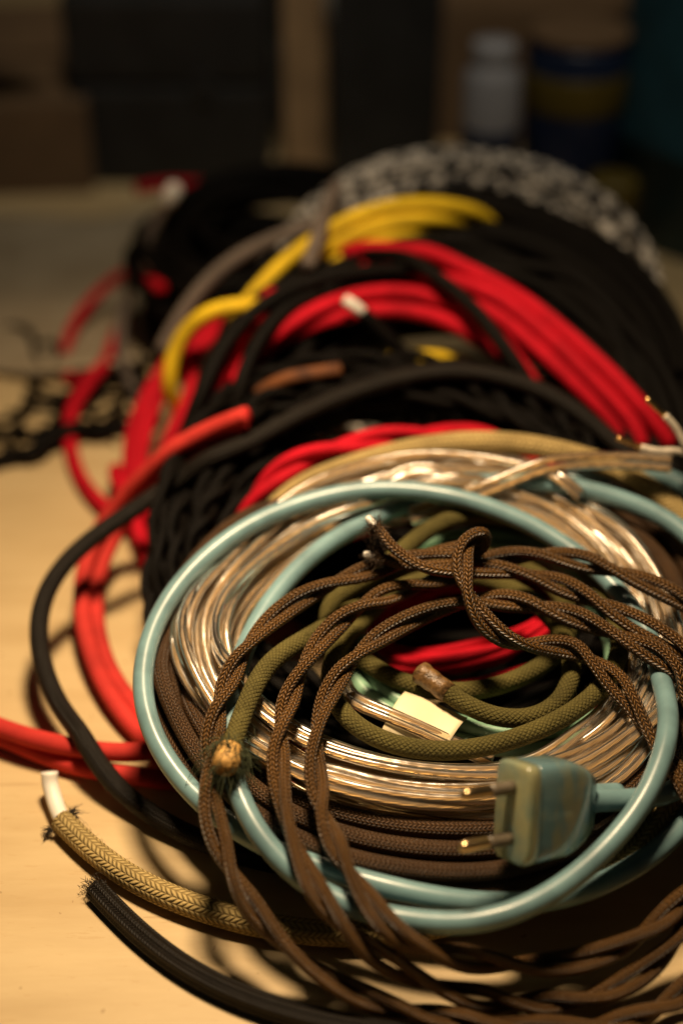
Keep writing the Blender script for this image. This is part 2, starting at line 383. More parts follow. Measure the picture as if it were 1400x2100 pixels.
tw_pts = [(862,1166,.022),(905,1160,.022),(960,1152,.023),(1060,1160,.022),(1130,1186,.020),(1200,1216,.019),(1262,1255,.018),(1330,1303,.017),(1400,1355,.016),(1490,1500,.010),(1490,1720,.006),(1400,1862,.000),(1290,1945,-.005),
  (1180,1985,-.008),(1060,1985,-.008),(960,1970,-.005),(890,1950,.000),(830,1915,.007),(751,1840,.014),(690,1765,.017),(658,1680,.017),(640,1590,.016),(640,1500,.015),(668,1410,.015),(715,1345,.015),(775,1300,.016),(850,1262,.016),(930,1230,.017),(990,1215,.018),
  (1070,1228,.018),(1150,1253,.018),(1230,1277,.017),(1300,1318,.016),(1375,1365,.013),(1450,1520,.006),(1470,1760,.000),(1400,1925,-.006),(1290,2030,-.012),(1150,2072,-.014),(1010,2072,-.014),(890,2040,-.011),
  (800,1985,-.004),(720,1910,.004),(660,1845,.012),(615,1770,.017),(582,1690,.018),(565,1610,.018),(566,1510,.017),(592,1415,.017),(640,1325,.018),(705,1252,.018),(780,1212,.019),(860,1190,.019),(940,1172,.019),(1000,1142,.023),(1090,1122,.023),(1180,1142,.022),(1260,1170,.021),(1330,1196,.020),
  (1410,1222,.018),(1540,1380,.010),(1560,1700,.002),(1460,2000,-.010),(1250,2120,-.015),(1040,2105,-.014),(880,2085,-.013),(760,2062,-.012),(650,2003,-.008),(575,1940,-.004),(505,1858,.004),(455,1770,.012),(428,1690,.016),
  (420,1600,.018),(432,1500,.018),(460,1400,.018),(510,1310,.017),(580,1240,.018),(660,1198,.019),(750,1172,.020),(840,1150,.022),(920,1146,.024),(990,1142,.025),(1050,1128,.028),(1030,1092,.033),(968,1064,.037),(928,1095,.038),(932,1150,.037),(944,1205,.033),(962,1262,.028),(1000,1315,.022),(1055,1344,.018),
  (1110,1340,.014),(1145,1318,.011),(1150,1290,.010),(1170,1305,.012),(1210,1345,.014),(1262,1388,.015),(1310,1440,.016),(1345,1490,.016),(1390,1560,.015),(1440,1700,.008),(1500,1850,.002)]
reg('twist', catmull(trace(tw_pts)), .0036, .25, sm=2.5)

beige_pts = [(128,1684,.0045,'T'),(180,1742,.0045,'T'),(275,1810,.0045,'T'),(400,1862,.0045,'T'),(520,1898,.0045,'T'),(630,1915,.0045,'T'),(750,1922,.0045,'T'),(880,1905,.007,'T'),(1000,1868,.014,'T'),(1090,1832,.020,'T'),
  (1200,1785,.024,'T'),(1290,1728,.026,'T'),(1350,1665,-.004),(1400,1600,-.003),(1480,1450,-.004),(1490,1220,-.004),(1420,1065,.000),(1330,995,.003),(1200,938,.006),(1060,905,.008),(940,903,.008),(840,920,.005),(760,948,.000),(680,980,-.004),(560,1060,-.010)]
reg('beige', catmull(trace(beige_pts)), .0043, .25)

olive_pts = [(893,1402,.006),(940,1452,.006),(1030,1488,.006),(1110,1490,.005),(1168,1446,.004),(1186,1385,.003),(1170,1310,.001),(1090,1220,.001),(960,1170,.001),(830,1190,.001),(720,1260,-.001),(670,1350,.000),(672,1430,.004),
  (700,1480,.007),(760,1522,.008),(840,1548,.008),(930,1550,.008),(1040,1524,.008),(1150,1478,.008),(1235,1418,.006),(1285,1350,.003),(1290,1280,.000),(1230,1190,.001),(1130,1090,.003),(1040,1050,.004),(950,1045,.006),(890,1066,.007),
  (840,1112,.008),(775,1180,.008),(705,1226,.006),(660,1268,.003),(690,1330,-.004),(770,1385,-.003),(870,1422,-.003),(970,1428,-.003),(1080,1390,-.003),(1150,1345,-.003),(1190,1270,-.005),(1110,1170,-.006),(920,1130,-.006),(770,1200,-.004),(690,1290,.001),(640,1312,.007),
  (585,1322,.010),(540,1348,.012),(512,1410,.013),(490,1480,.015),(474,1530,.020),(466,1556,.022)]
reg('olive', catmull(trace(olive_pts)), .0034, .3)

mint_mid = trace([(720,1400,-.010),(800,1455,-.010),(880,1490,-.009),(980,1520,-.009),(1100,1540,-.010),(1220,1500,-.010),(1300,1400,-.010),(1280,1250,-.010),(1150,1150,-.010),(980,1110,-.010),(820,1150,-.010),(720,1250,-.010),(690,1330,-.010)])
reg('mint', bundle(mint_mid, 4.0, .004, .003, upv(14), 5), .0029, .8)

clear_mid = trace([(402,1300,.002),(440,1410,.000),(520,1505,-.001),(640,1570,-.001),(800,1612,-.001),(1000,1624,-.001),(1170,1592,-.001),(1290,1500,-.001),(1330,1380,-.001),(1318,1250,.000),(1262,1145,.001),(1170,1065,.002),(1070,1015,.003),(930,985,.003),(790,998,.000),(662,1052,-.002),(548,1122,-.002),(462,1204,-.001)])
reg('clear', bundle(clear_mid, 12.4, .0112, .0070, upv(14), 8, start=.62, jitter=.85, widen=lambda m: 1+.2*np.clip((.0-m[:, 0])/.05, 0, 1)), .0023, .8)
reg('clear_end', catmull(trace([(840,1060,.003),(920,1030,.006),(1000,1000,.010),(1080,968,.015),(1180,945,.018),(1280,940,.019),(1376,952,.019)])), .0026, .2)
reg('clear_bend', catmull(trace([(720,1075,.002),(752,1020,.006),(800,965,.010),(850,943,.013),(905,950,.014),(950,985,.010),(1000,1035,.003)])), .0026, .2)
reg('clear_hook', catmull(trace([(690,1260,-.006),(690,1330,-.004),(706,1390,.000),(716,1430,.003),(705,1455,.004),(690,1435,.003),(720,1432,.004),(780,1455,.004),(860,1495,.003),(940,1530,.002),(1010,1565,-.002)])), .0026, .2)

db_mid = trace([(362,1400,-.009),(425,1560,-.009),(540,1680,-.008),(700,1752,-.007),(900,1782,-.006),(1090,1775,-.006),(1260,1700,-.008),(1390,1560,-.009),(1420,1370,-.010),(1390,1200,-.010),(1250,1080,-.010),(1050,1020,-.010),(850,1010,-.010),(650,1050,-.010),(480,1150,-.009),(390,1270,-.009)])
reg('dark_brown', bundle(db_mid, 10.5, .0090, .0050, upv(14), 21), .0031, .8)

red_c = trace([(790,1370,-.028),(880,1372,-.026),(980,1352,-.026),(1090,1320,-.026),(1180,1270,-.028),(1120,1200,-.03),(950,1180,-.03),(800,1220,-.03),(740,1310,-.03)])
reg('red_hole', bundle(red_c, 6.5, .0095, .003, upv(14), 31, jitter=.9), .0016, .8)

reg('cut_black', catmull(trace([(196,1824,.0033,'T'),(245,1880,.0033,'T'),(310,1940,.0033,'T'),(400,2005,.0033,'T'),(500,2052,.0033,'T'),(620,2090,.0033,'T'),(760,2118,.0033,'T'),(950,2140,.0033,'T'),(1200,2150,.0033,'T')])), .0033, .15)

# ---- cables lying on the bench at the left
reg('black_arc', catmull(trace([(1330,1010,-.002,'B'),(1240,890,.008,'B'),(1100,792,.012,'B'),(950,757,.014,'B'),(800,777,.014,'B'),(650,832,.014,'B'),(500,908,.016,'B'),(350,1005,.052,'T'),(220,1078,.046,'T'),(130,1148,.040,'T'),(80,1225,.034,'T'),(72,1310,.028,'T'),(98,1410,.019,'T'),
   (152,1512,.012,'T'),(222,1604,.007,'T'),(310,1675,.0045,'T'),(400,1722,.0045,'T'),(520,1765,.004,'T'),(700,1790,.004,'T')])), .0037, .15)
pk = [(508,850,.026,'B'),(440,872,.076,'T'),(350,930,.066,'T'),(280,988,.050,'T'),(215,1062,.030,'T'),(178,1130,.022,'T'),(163,1210,.016,'T'),(172,1300,.012,'T'),(205,1390,.008,'T'),(262,1470,.005,'T'),(330,1540,.0035,'T'),(450,1600,.0035,'T'),(620,1650,.0035,'T')]
pk2 = [(500,872,.018,'B'),(445,892,.068,'T'),(360,955,.058,'T'),(300,1010,.042,'T'),(245,1075,.024,'T'),(208,1140,.016,'T'),(192,1220,.010,'T'),(200,1310,.007,'T'),(228,1395,.004,'T'),(285,1478,.0035,'T'),(350,1535,.0035,'T'),(480,1580,.0035,'T'),(620,1620,.0035,'T')]
pk3 = [(-900,1330,.0045,'T'),(-480,1330,.006,'T'),(-280,1375,.009,'T'),(-140,1430,.0105,'T'),(-40,1480,.010,'T'),(60,1518,.010,'T'),(160,1545,.010,'T'),(250,1555,.009,'T'),(340,1552,.0075,'T'),(480,1550,.0035,'T'),(640,1530,.0035,'T')]
pk4 = [(-900,1400,.0036,'T'),(-480,1350,.0036,'T'),(-280,1390,.0036,'T'),(-140,1445,.0035,'T'),(-30,1500,.0035,'T'),(80,1548,.0035,'T'),(180,1578,.0035,'T'),(270,1592,.0035,'T'),(360,1592,.0035,'T'),(500,1585,.0035,'T'),(640,1570,.0035,'T')]
pk5 = [(-140,1440,.0035,'T'),(-20,1478,.0035,'T'),(90,1520,.0035,'T'),(190,1552,.0035,'T'),(280,1566,.0035,'T'),(360,1568,.0035,'T'),(500,1568,.0035,'T'),(640,1550,.0035,'T')]
for i, p in enumerate((pk, pk2, pk3, pk4)): reg('pink_%d' % i, catmull(trace(p)), .0036, .06)

# ---- second coil (plane B): black with a red twisted pair
B_c = np.array((.026, .046, .040))
reg('coil_b', bundle(ring(B_c, .090, 20, .98, .02, 3), 13, .014, .014, upv(20), 41, jitter=.9), .0038, .8, step=.003)
reg('coil_b_red', catmull(trace([(480,1060,.000,'B'),(535,985,.016,'B'),(600,942,.019,'B'),(700,912,.020,'B'),(800,897,.020,'B'),(870,890,.012,'B'),(940,893,.000,'B'),(1010,893,.010,'B'),(1080,915,.016,'B'),(1150,950,.010,'B'),(1230,1010,.000,'B')])), .0040, .15)

# ---- third coil (plane C): black turns over red ones
C_c = np.array((.044, .112, .050))
reg('coil_c', bundle(ring(C_c, .090, 23, 1.0, .012, 7), 22, .018, .010, upv(23), 51, jitter=.8), .0033, .8, step=.003)
red_runs = [
 [(700,520,.000),(790,522,.010),(850,537,.019),(960,562,.022),(1080,622,.023),(1200,722,.022),(1285,820,.020),(1328,868,.016),(1350,920,.004)],
 [(740,540,.000),(820,540,.008),(900,560,.020),(1010,608,.022),(1120,690,.022),(1220,780,.020),(1300,855,.014),(1330,920,.004)],
 [(790,560,-.004),(880,575,.010),(950,592,.019),(1030,640,.020),(1110,710,.020),(1190,790,.017),(1260,850,.008),(1300,920,.000)],
 [(470,800,.004),(530,705,.018),(600,655,.021),(700,612,.022),(800,592,.021),(890,600,.018),(980,650,.014),(1055,722,.014),(1100,800,.002)],
 [(500,780,.000),(545,705,.014),(620,660,.017),(700,638,.018),(780,630,.018),(870,636,.018),(965,668,.016),(1040,730,.004)],
 [(400,900,.000),(430,830,.012),(452,755,.018),(515,655,.018),(560,610,.006)],
]
for i, p in enumerate(red_runs): reg('red_%d' % i, catmull(trace(p, 'C')), .0036, .2)
over = [
 [(760,520,.012),(850,545,.027),(930,588,.031),(1000,662,.031),(1060,750,.028),(1110,840,.014),(1140,920,.000)],
 [(385,900,.010),(415,800,.026),(445,725,.030),(510,640,.029),(600,588,.029),(720,556,.027),(850,540,.022),(960,545,.010)],
 [(470,900,.004),(485,800,.022),(520,705,.026),(580,640,.026),(660,600,.022)],
 [(880,790,.000),(820,720,.012),(770,665,.022),(735,632,.028)],
]
for i, p in enumerate(over): reg('over_%d' % i, catmull(trace(p, 'C')), .0033, .2)
red_left = [
 [(330,1100,.004,'T'),(260,1040,.004,'T'),(246,960,.014,'T'),(262,890,.026,'T'),(300,810,.040,'T'),(350,730,.052,'T'),(420,665,.064,'T'),(470,630,.060,'T')],
 [(350,1120,.004,'T'),(285,1040,.008,'T'),(275,960,.020,'T'),(300,880,.032,'T'),(340,800,.046,'T'),(390,730,.058,'T'),(440,680,.064,'T'),(490,640,.058,'T')],
 [(360,1090,.010,'T'),(330,1000,.014,'T'),(330,920,.026,'T'),(355,850,.036,'T'),(392,780,.048,'T'),(420,720,.052,'T'),(460,670,.050,'T')],
 [(320,1190,.004,'T'),(292,1130,.008,'T'),(280,1060,.012,'T'),(262,1010,.016,'T'),(240,960,.010,'T')],
]
for i, p in enumerate(red_left): reg('redl_%d' % i, catmull(trace(p)), .0036, .25)

# ---- fourth coil (plane D): black turns with yellow ones
D_c = np.array((.050, .155, .052))
reg('coil_d', bundle(ring(D_c, .096, 24, 1.0, .012, 9), 18, .015, .010, upv(24), 61, jitter=.7), .0034, .8, step=.003)
yel = [
 [(400,880,.022,'T'),(362,840,.034,'T'),(338,785,.056,'T'),(350,715,.066,'T'),(385,655,.080,'T'),(440,622,.090,'T'),(500,620,.090,'T'),(560,640,.080,'T')],
 [(470,680,.006),(520,600,.016),(570,545,.020),(630,495,.022),(690,462,.023),(770,438,.024),(860,428,.023),(930,438,.017),(980,452,.004),(1050,480,-.016)],
 [(620,560,.004),(665,505,.017),(720,475,.020),(790,452,.021),(860,444,.020),(930,452,.012),(990,470,-.010)],
 [(740,760,-.014,'C'),(780,742,-.002,'C'),(820,732,.006,'C'),(870,726,.008,'C'),(905,728,.002,'C'),(950,745,-.012,'C')],
 [(630,590,.002),(672,530,.014),(730,495,.017),(800,470,.018),(860,458,.016),(920,466,.004),(970,480,-.010)],
]
for i, p in enumerate(yel): reg('yel_%d' % i, catmull(trace(p, 'D')), .0036, .2)

# ---- fifth coil (plane E): speckled black and white
E_c = np.array((.062, .235, .056))
reg('coil_e', bundle(ring(E_c, .085, 25, 1.0, .015, 12), 20, .019, .014, upv(25), 71), .0036, .8, step=.003)
# ---- flat black coil behind on the left
F_c = np.array((-.038, .300, .042))
reg('coil_f', bundle(ring(F_c, .052, 6, 1.0, .02, 14), 30, .026, .038, upv(4), 81), .0036, .8, step=.003)
reg('grey_tip', catmull(np.array([at(300,850,.004), at(268,800,.006), at(246,720,.014), at(246,650,.024), at(262,585,.040), at(295,515,.058), at(328,452,.074), at(350,402,.088)])), .0030, .1)
reg('grey_a', catmull(np.array([at(330,720,.050), at(370,640,.066), at(420,575,.078), at(500,512,.090), at(590,478,.098), at(680,450,.100), at(780,440,.090)])), .0036, .15)
reg('grey_b', catmull(trace([(690,380,.010),(668,440,.026),(650,500,.034),(628,550,.036)], 'D')), .0036, .1)
# ---- red loops and thin black cords lying on the bench behind
reg('rl_0', catmull(trace([(330,590,.060),(255,555,.030),(190,610,.016),(140,680,.008),(128,740,.004),(160,800,.004),(220,760,.006),(232,690,.010),(260,650,.020)], 'T')), .0034, .2)
reg('rl_1', catmull(trace([(215,745,.018),(175,790,.012),(148,850,.006),(140,910,.004),(158,970,.004),(200,1030,.006),(270,1080,.006)], 'T')), .0036, .2)
reg('rl_2', catmull(trace([(280,390,.050),(340,372,.052),(430,385,.050),(520,372,.050),(600,362,.050),(680,372,.040)], 'T')), .0036, .2)
g = np.random.default_rng(5)
cords = []
for i in range(6):
    a = []
    x, y = -60 + 22*i, 945 - 30*i
    for k in range(26):
        th = k*1.15 + i
        a.append((x + 16*k*(.75+.02*i) + 46*math.cos(th)*(.6+.4*math.sin(k*.7+i)), y - 3.2*k - 40*math.sin(th)*(.7+.3*math.cos(k*.5+2*i)) + g.normal(0, 8), .0018+.0022*((k*7+i*3) % 4), 'T'))
    cords.append([p for p in a if p[0] < 330])
for i, p in enumerate(cords): reg('cord_%d' % i, catmull(trace(p)), .0017, .3)
reg('cord_6', catmull(trace([(-40,700,.003),(30,655,.006),(75,690,.008),(70,750,.006),(110,780,.004),(130,730,.006),(100,680,.008),(60,720,.004)], 'T')), .0019, .2)
reg('cord_7', catmull(trace([(-60,960,.004),(20,945,.004),(90,920,.005),(160,890,.005),(240,880,.005),(330,860,.005)], 'T')), .0036, .2)
reg('rust', catmull(trace([(530,812,.014),(575,785,.026),(625,768,.029),(670,760,.028),(705,772,.020)], 'C')), .0034, .1)

def relax(iters=26):
    keys = list(CURVES); P = np.vstack([CURVES[k]['P'] for k in keys])
    n_of = [len(CURVES[k]['P']) for k in keys]
    cid = np.repeat(np.arange(len(keys)), n_of); rad = np.repeat([CURVES[k]['r'] for k in keys], n_of)
    mob = np.repeat([CURVES[k]['mob'] for k in keys], n_of); stp = np.repeat([CURVES[k]['step'] for k in keys], n_of)
    loc = np.concatenate([np.arange(n) for n in n_of])
    st = np.concatenate([[0], np.cumsum(n_of)])
    cell = .0085; best = 0
    for it in range(iters):
        q = np.floor(P/cell).astype(np.int64); q -= q.min(0)-1
        D = q.max(0)+3; key = (q[:, 0]*D[1]+q[:, 1])*D[2]+q[:, 2]
        order = np.argsort(key, kind='stable'); ks = key[order]
        disp = np.zeros_like(P); cnt = np.zeros(len(P))
        for dx in (-1, 0, 1):
            for dy in (-1, 0, 1):
                for dz in (-1, 0, 1):
                    o = (dx*D[1]+dy)*D[2]+dz
                    if o < 0: continue
                    lo = np.searchsorted(ks, key+o, 'left'); hi = np.searchsorted(ks, key+o, 'right')
                    m = hi-lo; I = np.repeat(np.arange(len(P)), m)
                    if len(I) == 0: continue
                    J = order[np.repeat(lo-np.concatenate([[0], np.cumsum(m)[:-1]]), m)+np.arange(len(I))]
                    ok = (I != J) & ~((cid[I] == cid[J]) & (np.abs(loc[I]-loc[J])*stp[I] < 4.5*rad[I]))
                    if o == 0: ok &= I < J
                    I, J = I[ok], J[ok]
                    d = P[I]-P[J]; L = np.linalg.norm(d, axis=1); want = rad[I]+rad[J]
                    c = L < want; I, J, d, L, want = I[c], J[c], d[c], np.maximum(L[c], 1e-6), want[c]
                    if len(I) == 0: continue
                    push = d/L[:, None]*(want-L)[:, None]
                    wi = mob[I]/(mob[I]+mob[J])
                    np.add.at(disp, I, push*wi[:, None]); np.add.at(disp, J, -push*(1-wi)[:, None])
                    np.add.at(cnt, I, 1); np.add.at(cnt, J, 1)
        disp /= np.maximum(cnt, 1)[:, None]**.75
        if it > iters-3: sm = 1.2
        else: sm = 2.6
        for k in range(len(keys)):
            a, b = st[k], st[k+1]
            P[a:b] += gsmooth(disp[a:b], sm)*1.15
            low = P[a:b, 2] < CURVES[keys[k]]['r']+.0004
            P[a:b, 2][low] = CURVES[keys[k]]['r']+.0004
            if it < iters-2: P[a:b] = .7*P[a:b]+.3*gsmooth(P[a:b], 2.0)
    for k in range(len(keys)): CURVES[keys[k]]['P'] = P[st[k]:st[k+1]]
relax()
def line(key, step=None, sm=1.5):
    c = CURVES[key]; P = c['P']
    if step: P = gsmooth(resample(catmull(P[::2] if len(P) > 8 else P), step), sm)
    return P

# ------------------------------------------------------------------ the bench
def box_mesh(name, lo, hi, mat, parent=None, bev=.0, rot=0, seg=2):
    import bmesh
    bm = bmesh.new(); bmesh.ops.create_cube(bm, size=1)
    lo, hi = np.array(lo), np.array(hi); c = (lo+hi)/2; s = hi-lo
    for v in bm.verts: v.co = Vector((v.co.x*s[0], v.co.y*s[1], v.co.z*s[2]))
    if bev: bmesh.ops.bevel(bm, geom=bm.edges[:], offset=bev, segments=seg, affect='EDGES', profile=.6)
    me = bpy.data.meshes.new(name); bm.to_mesh(me); bm.free(); me.materials.append(mat)
    o = bpy.data.objects.new(name, me); C.objects.link(o); o.location = c; o.rotation_euler.z = rot
    if parent is not None: o.parent = parent
    return o
bench = thing('workbench', None, 'pale birch workbench top carrying the heap of cable coils', 'workbench')
box_mesh('bench_top', (-.9, -.62, -.030), (.9, 1.1, 0), MT['wood'], bench, .002)

# ------------------------------------------------------------------ fibres
def fibres(name, base, direction, n, length, mat, parent, spread=.8, w=.00012, seed=0, droop=.3, radius=.002):
    g = np.random.default_rng(seed); V = []; F = []
    direction = np.array(direction)/np.linalg.norm(direction)
    for i in range(n):
        p = np.array(base) + g.normal(0, radius, 3)
        d = direction + g.normal(0, spread, 3); d /= np.linalg.norm(d)
        L = length*g.uniform(.4, 1.1); ww = w*g.uniform(.6, 1.3); curl = g.normal(0, .7, 3)
        prev = None
        for k in range(5):
            t = k/4; q = p + d*L*t + curl*L*.5*t*t + np.array([0, 0, -droop*L*t*t])
            a = np.cross(d, [0, 0, 1.0]); a = a/max(np.linalg.norm(a), 1e-6); b = np.cross(d, a)
            s = ww*(1-.7*t); i0 = len(V)
            for an in (0, 2.094, 4.189): V.append(q + s*(math.cos(an)*a+math.sin(an)*b))
            if prev is not None:
                for m in range(3): F.append((prev+m, prev+(m+1) % 3, i0+(m+1) % 3, i0+m))
            prev = i0
    return tag(mesh_obj(name, V, F, mat, parent), None, None, kind='stuff')
def fuzz(name, P, r, n, length, mat, parent, seed=0, w=.00007):
    """loose hairs standing off a textile sleeve"""
    g = np.random.default_rng(seed); V = []; F = []
    T, N, B = ptframe(P)
    for i in range(n):
        k = g.integers(0, len(P)); a = g.uniform(0, 6.28); o = math.cos(a)*N[k]+math.sin(a)*B[k]
        d = o*g.uniform(.3, 1)+T[k]*g.normal(0, .9)+g.normal(0, .35, 3); d /= np.linalg.norm(d)
        p = P[k]+o*r*.97; L = length*g.uniform(.3, 1.2)
        sd = np.cross(d, T[k]); sd /= max(np.linalg.norm(sd), 1e-6); i0 = len(V)
        q = p+d*L*.5+o*L*.1; e = p+d*L+T[k]*L*g.normal(0, .4)
        V += [p-sd*w, p+sd*w, q+sd*w*.8, q-sd*w*.8, e]
        F += [(i0, i0+1, i0+2, i0+3), (i0+3, i0+2, i0+4)]
    return tag(mesh_obj(name, V, F, mat, parent), None, None, kind='stuff')

# ------------------------------------------------------------------ blue cable with its plug
t = thing('power_cable', None, 'light blue vinyl power cable looped twice with a flat two pin plug', 'power cable')
P = line('blue', .0018, 2)
sweep('sheath', P, .0036, MT['blue'], t, 20)
def plug(parent, base, axis, wide):
    axis = np.array(axis)/np.linalg.norm(axis); wide = np.array(wide); wide = wide-axis*wide.dot(axis); wide /= np.linalg.norm(wide); th = np.cross(axis, wide)
    def sup(hw, ht, n=36, e=5.0):
        out = []
        for k in range(n):
            a = 2*math.pi*k/n; c, s = math.cos(a), math.sin(a)
            out.append((hw*math.copysign(abs(c)**.30, c), ht*math.copysign(abs(s)**.34, s)))
        return out
    secs = [(-.0055, .0078, .0050), (-.0045, .0095, .0060), (.000, .0126, .0072), (.005, .0147, .0078), (.008, .0154, .0079), (.0205, .0156, .0079), (.0210, .0154, .0077)]
    fsecs = [(.0211, .0154, .0077), (.0215, .0158, .0081), (.0250, .0158, .0081), (.0258, .0154, .0077), (.0262, .0146, .0069)]
    V = []; F = []
    for s, hw, ht in secs:
        for x, y in sup(hw, ht): V.append(np.array(base)+axis*s+wide*x+th*y)
    n = 36
    for i in range(len(secs)-1):
        for k in range(n): F.append((i*n+k, i*n+(k+1) % n, (i+1)*n+(k+1) % n, (i+1)*n+k))
    F.append(tuple(range(n-1, -1, -1))); F.append(tuple(range((len(secs)-1)*n, len(secs)*n)))
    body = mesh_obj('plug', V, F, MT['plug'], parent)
    V = []; F = []
    for q, hw, ht in fsecs:
        for x, y in sup(hw, ht): V.append(np.array(base)+axis*q+wide*x+th*y)
    for i in range(len(fsecs)-1):
        for k in range(n): F.append((i*n+k, i*n+(k+1) % n, (i+1)*n+(k+1) % n, (i+1)*n+k))
    F.append(tuple(range(n-1, -1, -1))); F.append(tuple(range((len(fsecs)-1)*n, len(fsecs)*n)))
    mesh_obj('plug_face', V, F, MT['face'], body)
    for s in (-1, 1):
        b = np.array(base)+axis*.0262+wide*s*.0080
        Pn = np.array([b-axis*.001+axis*(.021*k/11) for k in range(12)])
        tp = np.ones(12); tp[-1] = .62; tp[-2] = .93
        pin = sweep('pin', Pn, .0020, MT['brass'], body, 16, taper=tp)
        slv = np.array([b+axis*(.0095*k/4) for k in range(5)])
        sweep('pin_sleeve', slv, .00215, MT['sleeve'], body, 16)
    # strain relief with small round dimples
    Ps = np.array([np.array(base)-axis*.021+axis*(.0222*k/14) for k in range(15)])
    tp = np.linspace(1.05, 1.55, 15)
    relief = sweep('strain_relief', Ps, .0036, MT['blue'], parent, 20, taper=tp)
    for i in range(3):
        for s in (-1, 1):
            c = np.array(base)-axis*(.004+.006*i)+th*s*.0012*0+wide*s*.0022
            rr = .0036*(1.45-.16*i)
            nrm = (wide*s*.42 + th*sgn*.9); nrm /= np.linalg.norm(nrm)
            c = np.array(base)-axis*(.004+.006*i)+nrm*(rr+.00005)
            a = np.cross(axis, nrm); V = [c+.00075*(math.cos(x)*axis+math.sin(x)*a) for x in np.linspace(0, 2*math.pi, 12, endpoint=False)]
            V += [v-nrm*.0006 for v in V]
            F = [tuple(range(12))]+[(k, 12+k, 12+(k+1) % 12, (k+1) % 12) for k in range(12)]
            mesh_obj('dimple', V, F, MT['dimple'], relief, smooth=False)
    return body
def plug_mat():
    m, nt, b = newmat('streaked_plug'); oc = objcoord(nt)
    mp = nt.nodes.new('ShaderNodeMapping'); mp.inputs['Scale'].default_value = (90, 30, 30); mp.inputs['Rotation'].default_value = (.2, .1, .35)
    nt.links.new(oc, mp.inputs[0])
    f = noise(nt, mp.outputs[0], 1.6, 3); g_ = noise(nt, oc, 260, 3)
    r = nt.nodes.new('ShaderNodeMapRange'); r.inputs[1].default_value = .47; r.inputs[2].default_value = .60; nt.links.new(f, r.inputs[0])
    col = mixcol(nt, r.outputs[0], (.19, .34, .38), (.36, .40, .27))  # olive streaks mixed into the teal by stretched noise
    nt.links.new(col, b.inputs['Base Color'])
    nt.links.new(M(nt, 'MULTIPLY_ADD', g_, .2, .10), b.inputs['Roughness'])
    b.inputs['Transmission Weight'].default_value = .45; b.inputs['Coat Weight'].default_value = 1; b.inputs['Coat Roughness'].default_value = .06
    bump(nt, b, g_, .3, .0003)
    return m
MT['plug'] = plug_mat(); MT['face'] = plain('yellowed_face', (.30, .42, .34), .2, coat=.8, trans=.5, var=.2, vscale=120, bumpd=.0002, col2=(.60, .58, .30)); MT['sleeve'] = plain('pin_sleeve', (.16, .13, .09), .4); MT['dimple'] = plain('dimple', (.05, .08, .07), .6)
sgn = 1
ax = at(1000, 1668, .030, 'A')-at(1215, 1640, .016, 'A')
base = at(1172, 1645, .017, 'A')
plug(t, base, np.array((-.81, -.48, .33)), at(1110, 1560, .030, 'A')-at(1100, 1770, .006, 'A'))

# ------------------------------------------------------------------ brown twisted cord
t = thing('twisted_cord', None, 'dark brown braided twisted pair cord knotted over the blue cable with frayed white tipped ends', 'cord')
P = line('twist', .0012, 3)
T, N, Bn = ptframe(P); s = arclen(P)
ph = 2*math.pi*s/.062 + .6*np.sin(s*37) + .4*np.sin(s*91+1)
rs = .00200
leads = [trace([(770,1080,.037),(784,1096,.036),(800,1118,.034),(832,1142,.033),(875,1166,.032)]), trace([(772,1143,.026),(800,1150,.026),(840,1160,.025)])]
for k in (0, 1):
    off = (np.cos(ph+k*math.pi)[:, None]*N + np.sin(ph+k*math.pi)[:, None]*Bn)*(rs*(1.05+.18*np.clip(np.sin(s*29)+.6*np.sin(s*71+2), 0, 2)))[:, None]
    Q = P+off
    if k == 0: Q = Q[26:]
    else: Q = Q[10:]
    Q = np.vstack([leads[k][:-1], Q])
    Q = gsmooth(resample(catmull(np.vstack([leads[k], Q[len(leads[k])-1+8::8]])), .0011), 2)
    st_ = sweep('strand', Q, rs, MT['brown'], t, 16)
    fuzz('loose_hairs', Q, rs, 1800, .0013, MT['frayed'], st_, 40+k, .00005)
    d = Q[0]-Q[4]; d /= np.linalg.norm(d)
    cP = np.array([Q[0]-d*.002, Q[0]+d*.0012, Q[0]+d*.0036, Q[0]+d*.0048])
    sweep('white_core', cP, .00145, MT['white'], st_, 12, taper=np.array([1, 1, 1, .7]))
    fibres('frayed_yarn', Q[0]-d*.0008, d*.35+np.array([-.35 if k == 0 else .1, 0, .35]), 260, .0046, MT['frayed'], st_, .75, .00016, 3+k, .25, .0012)

# ------------------------------------------------------------------ beige cable
t = thing('beige_cable', None, 'beige braided cable circling the front coil with a bare white end on the wood', 'cable')
P = line('beige', .0016, 2)
sleeve = sweep('braided_sleeve', P, .0043, MT['beige'], t, 20)
end = catmull(np.array([at(140,1700,.0045), at(122,1668,.0048), at(110,1632,.0065), at(103,1605,.009), at(102,1583,.012)]), step=.0008)
sweep('inner_sheath', end, .0030, MT['white'], t, 16)
fuzz('loose_hairs', P[:170], .0043, 900, .0022, MT['beige'], sleeve, 4)
fibres('singed_yarn', P[0]+np.array([.0028, .001, .002]), (.9, .5, .1), 90, .0034, MT['singed'], sleeve, .7, .00022, 9, .2, .0008)
fibres('singed_yarn', P[0]+np.array([-.0042, -.0025, -.002]), (-.4, -.7, -.1), 60, .0022, MT['singed'], sleeve, .7, .00022, 10, .2, .0008)

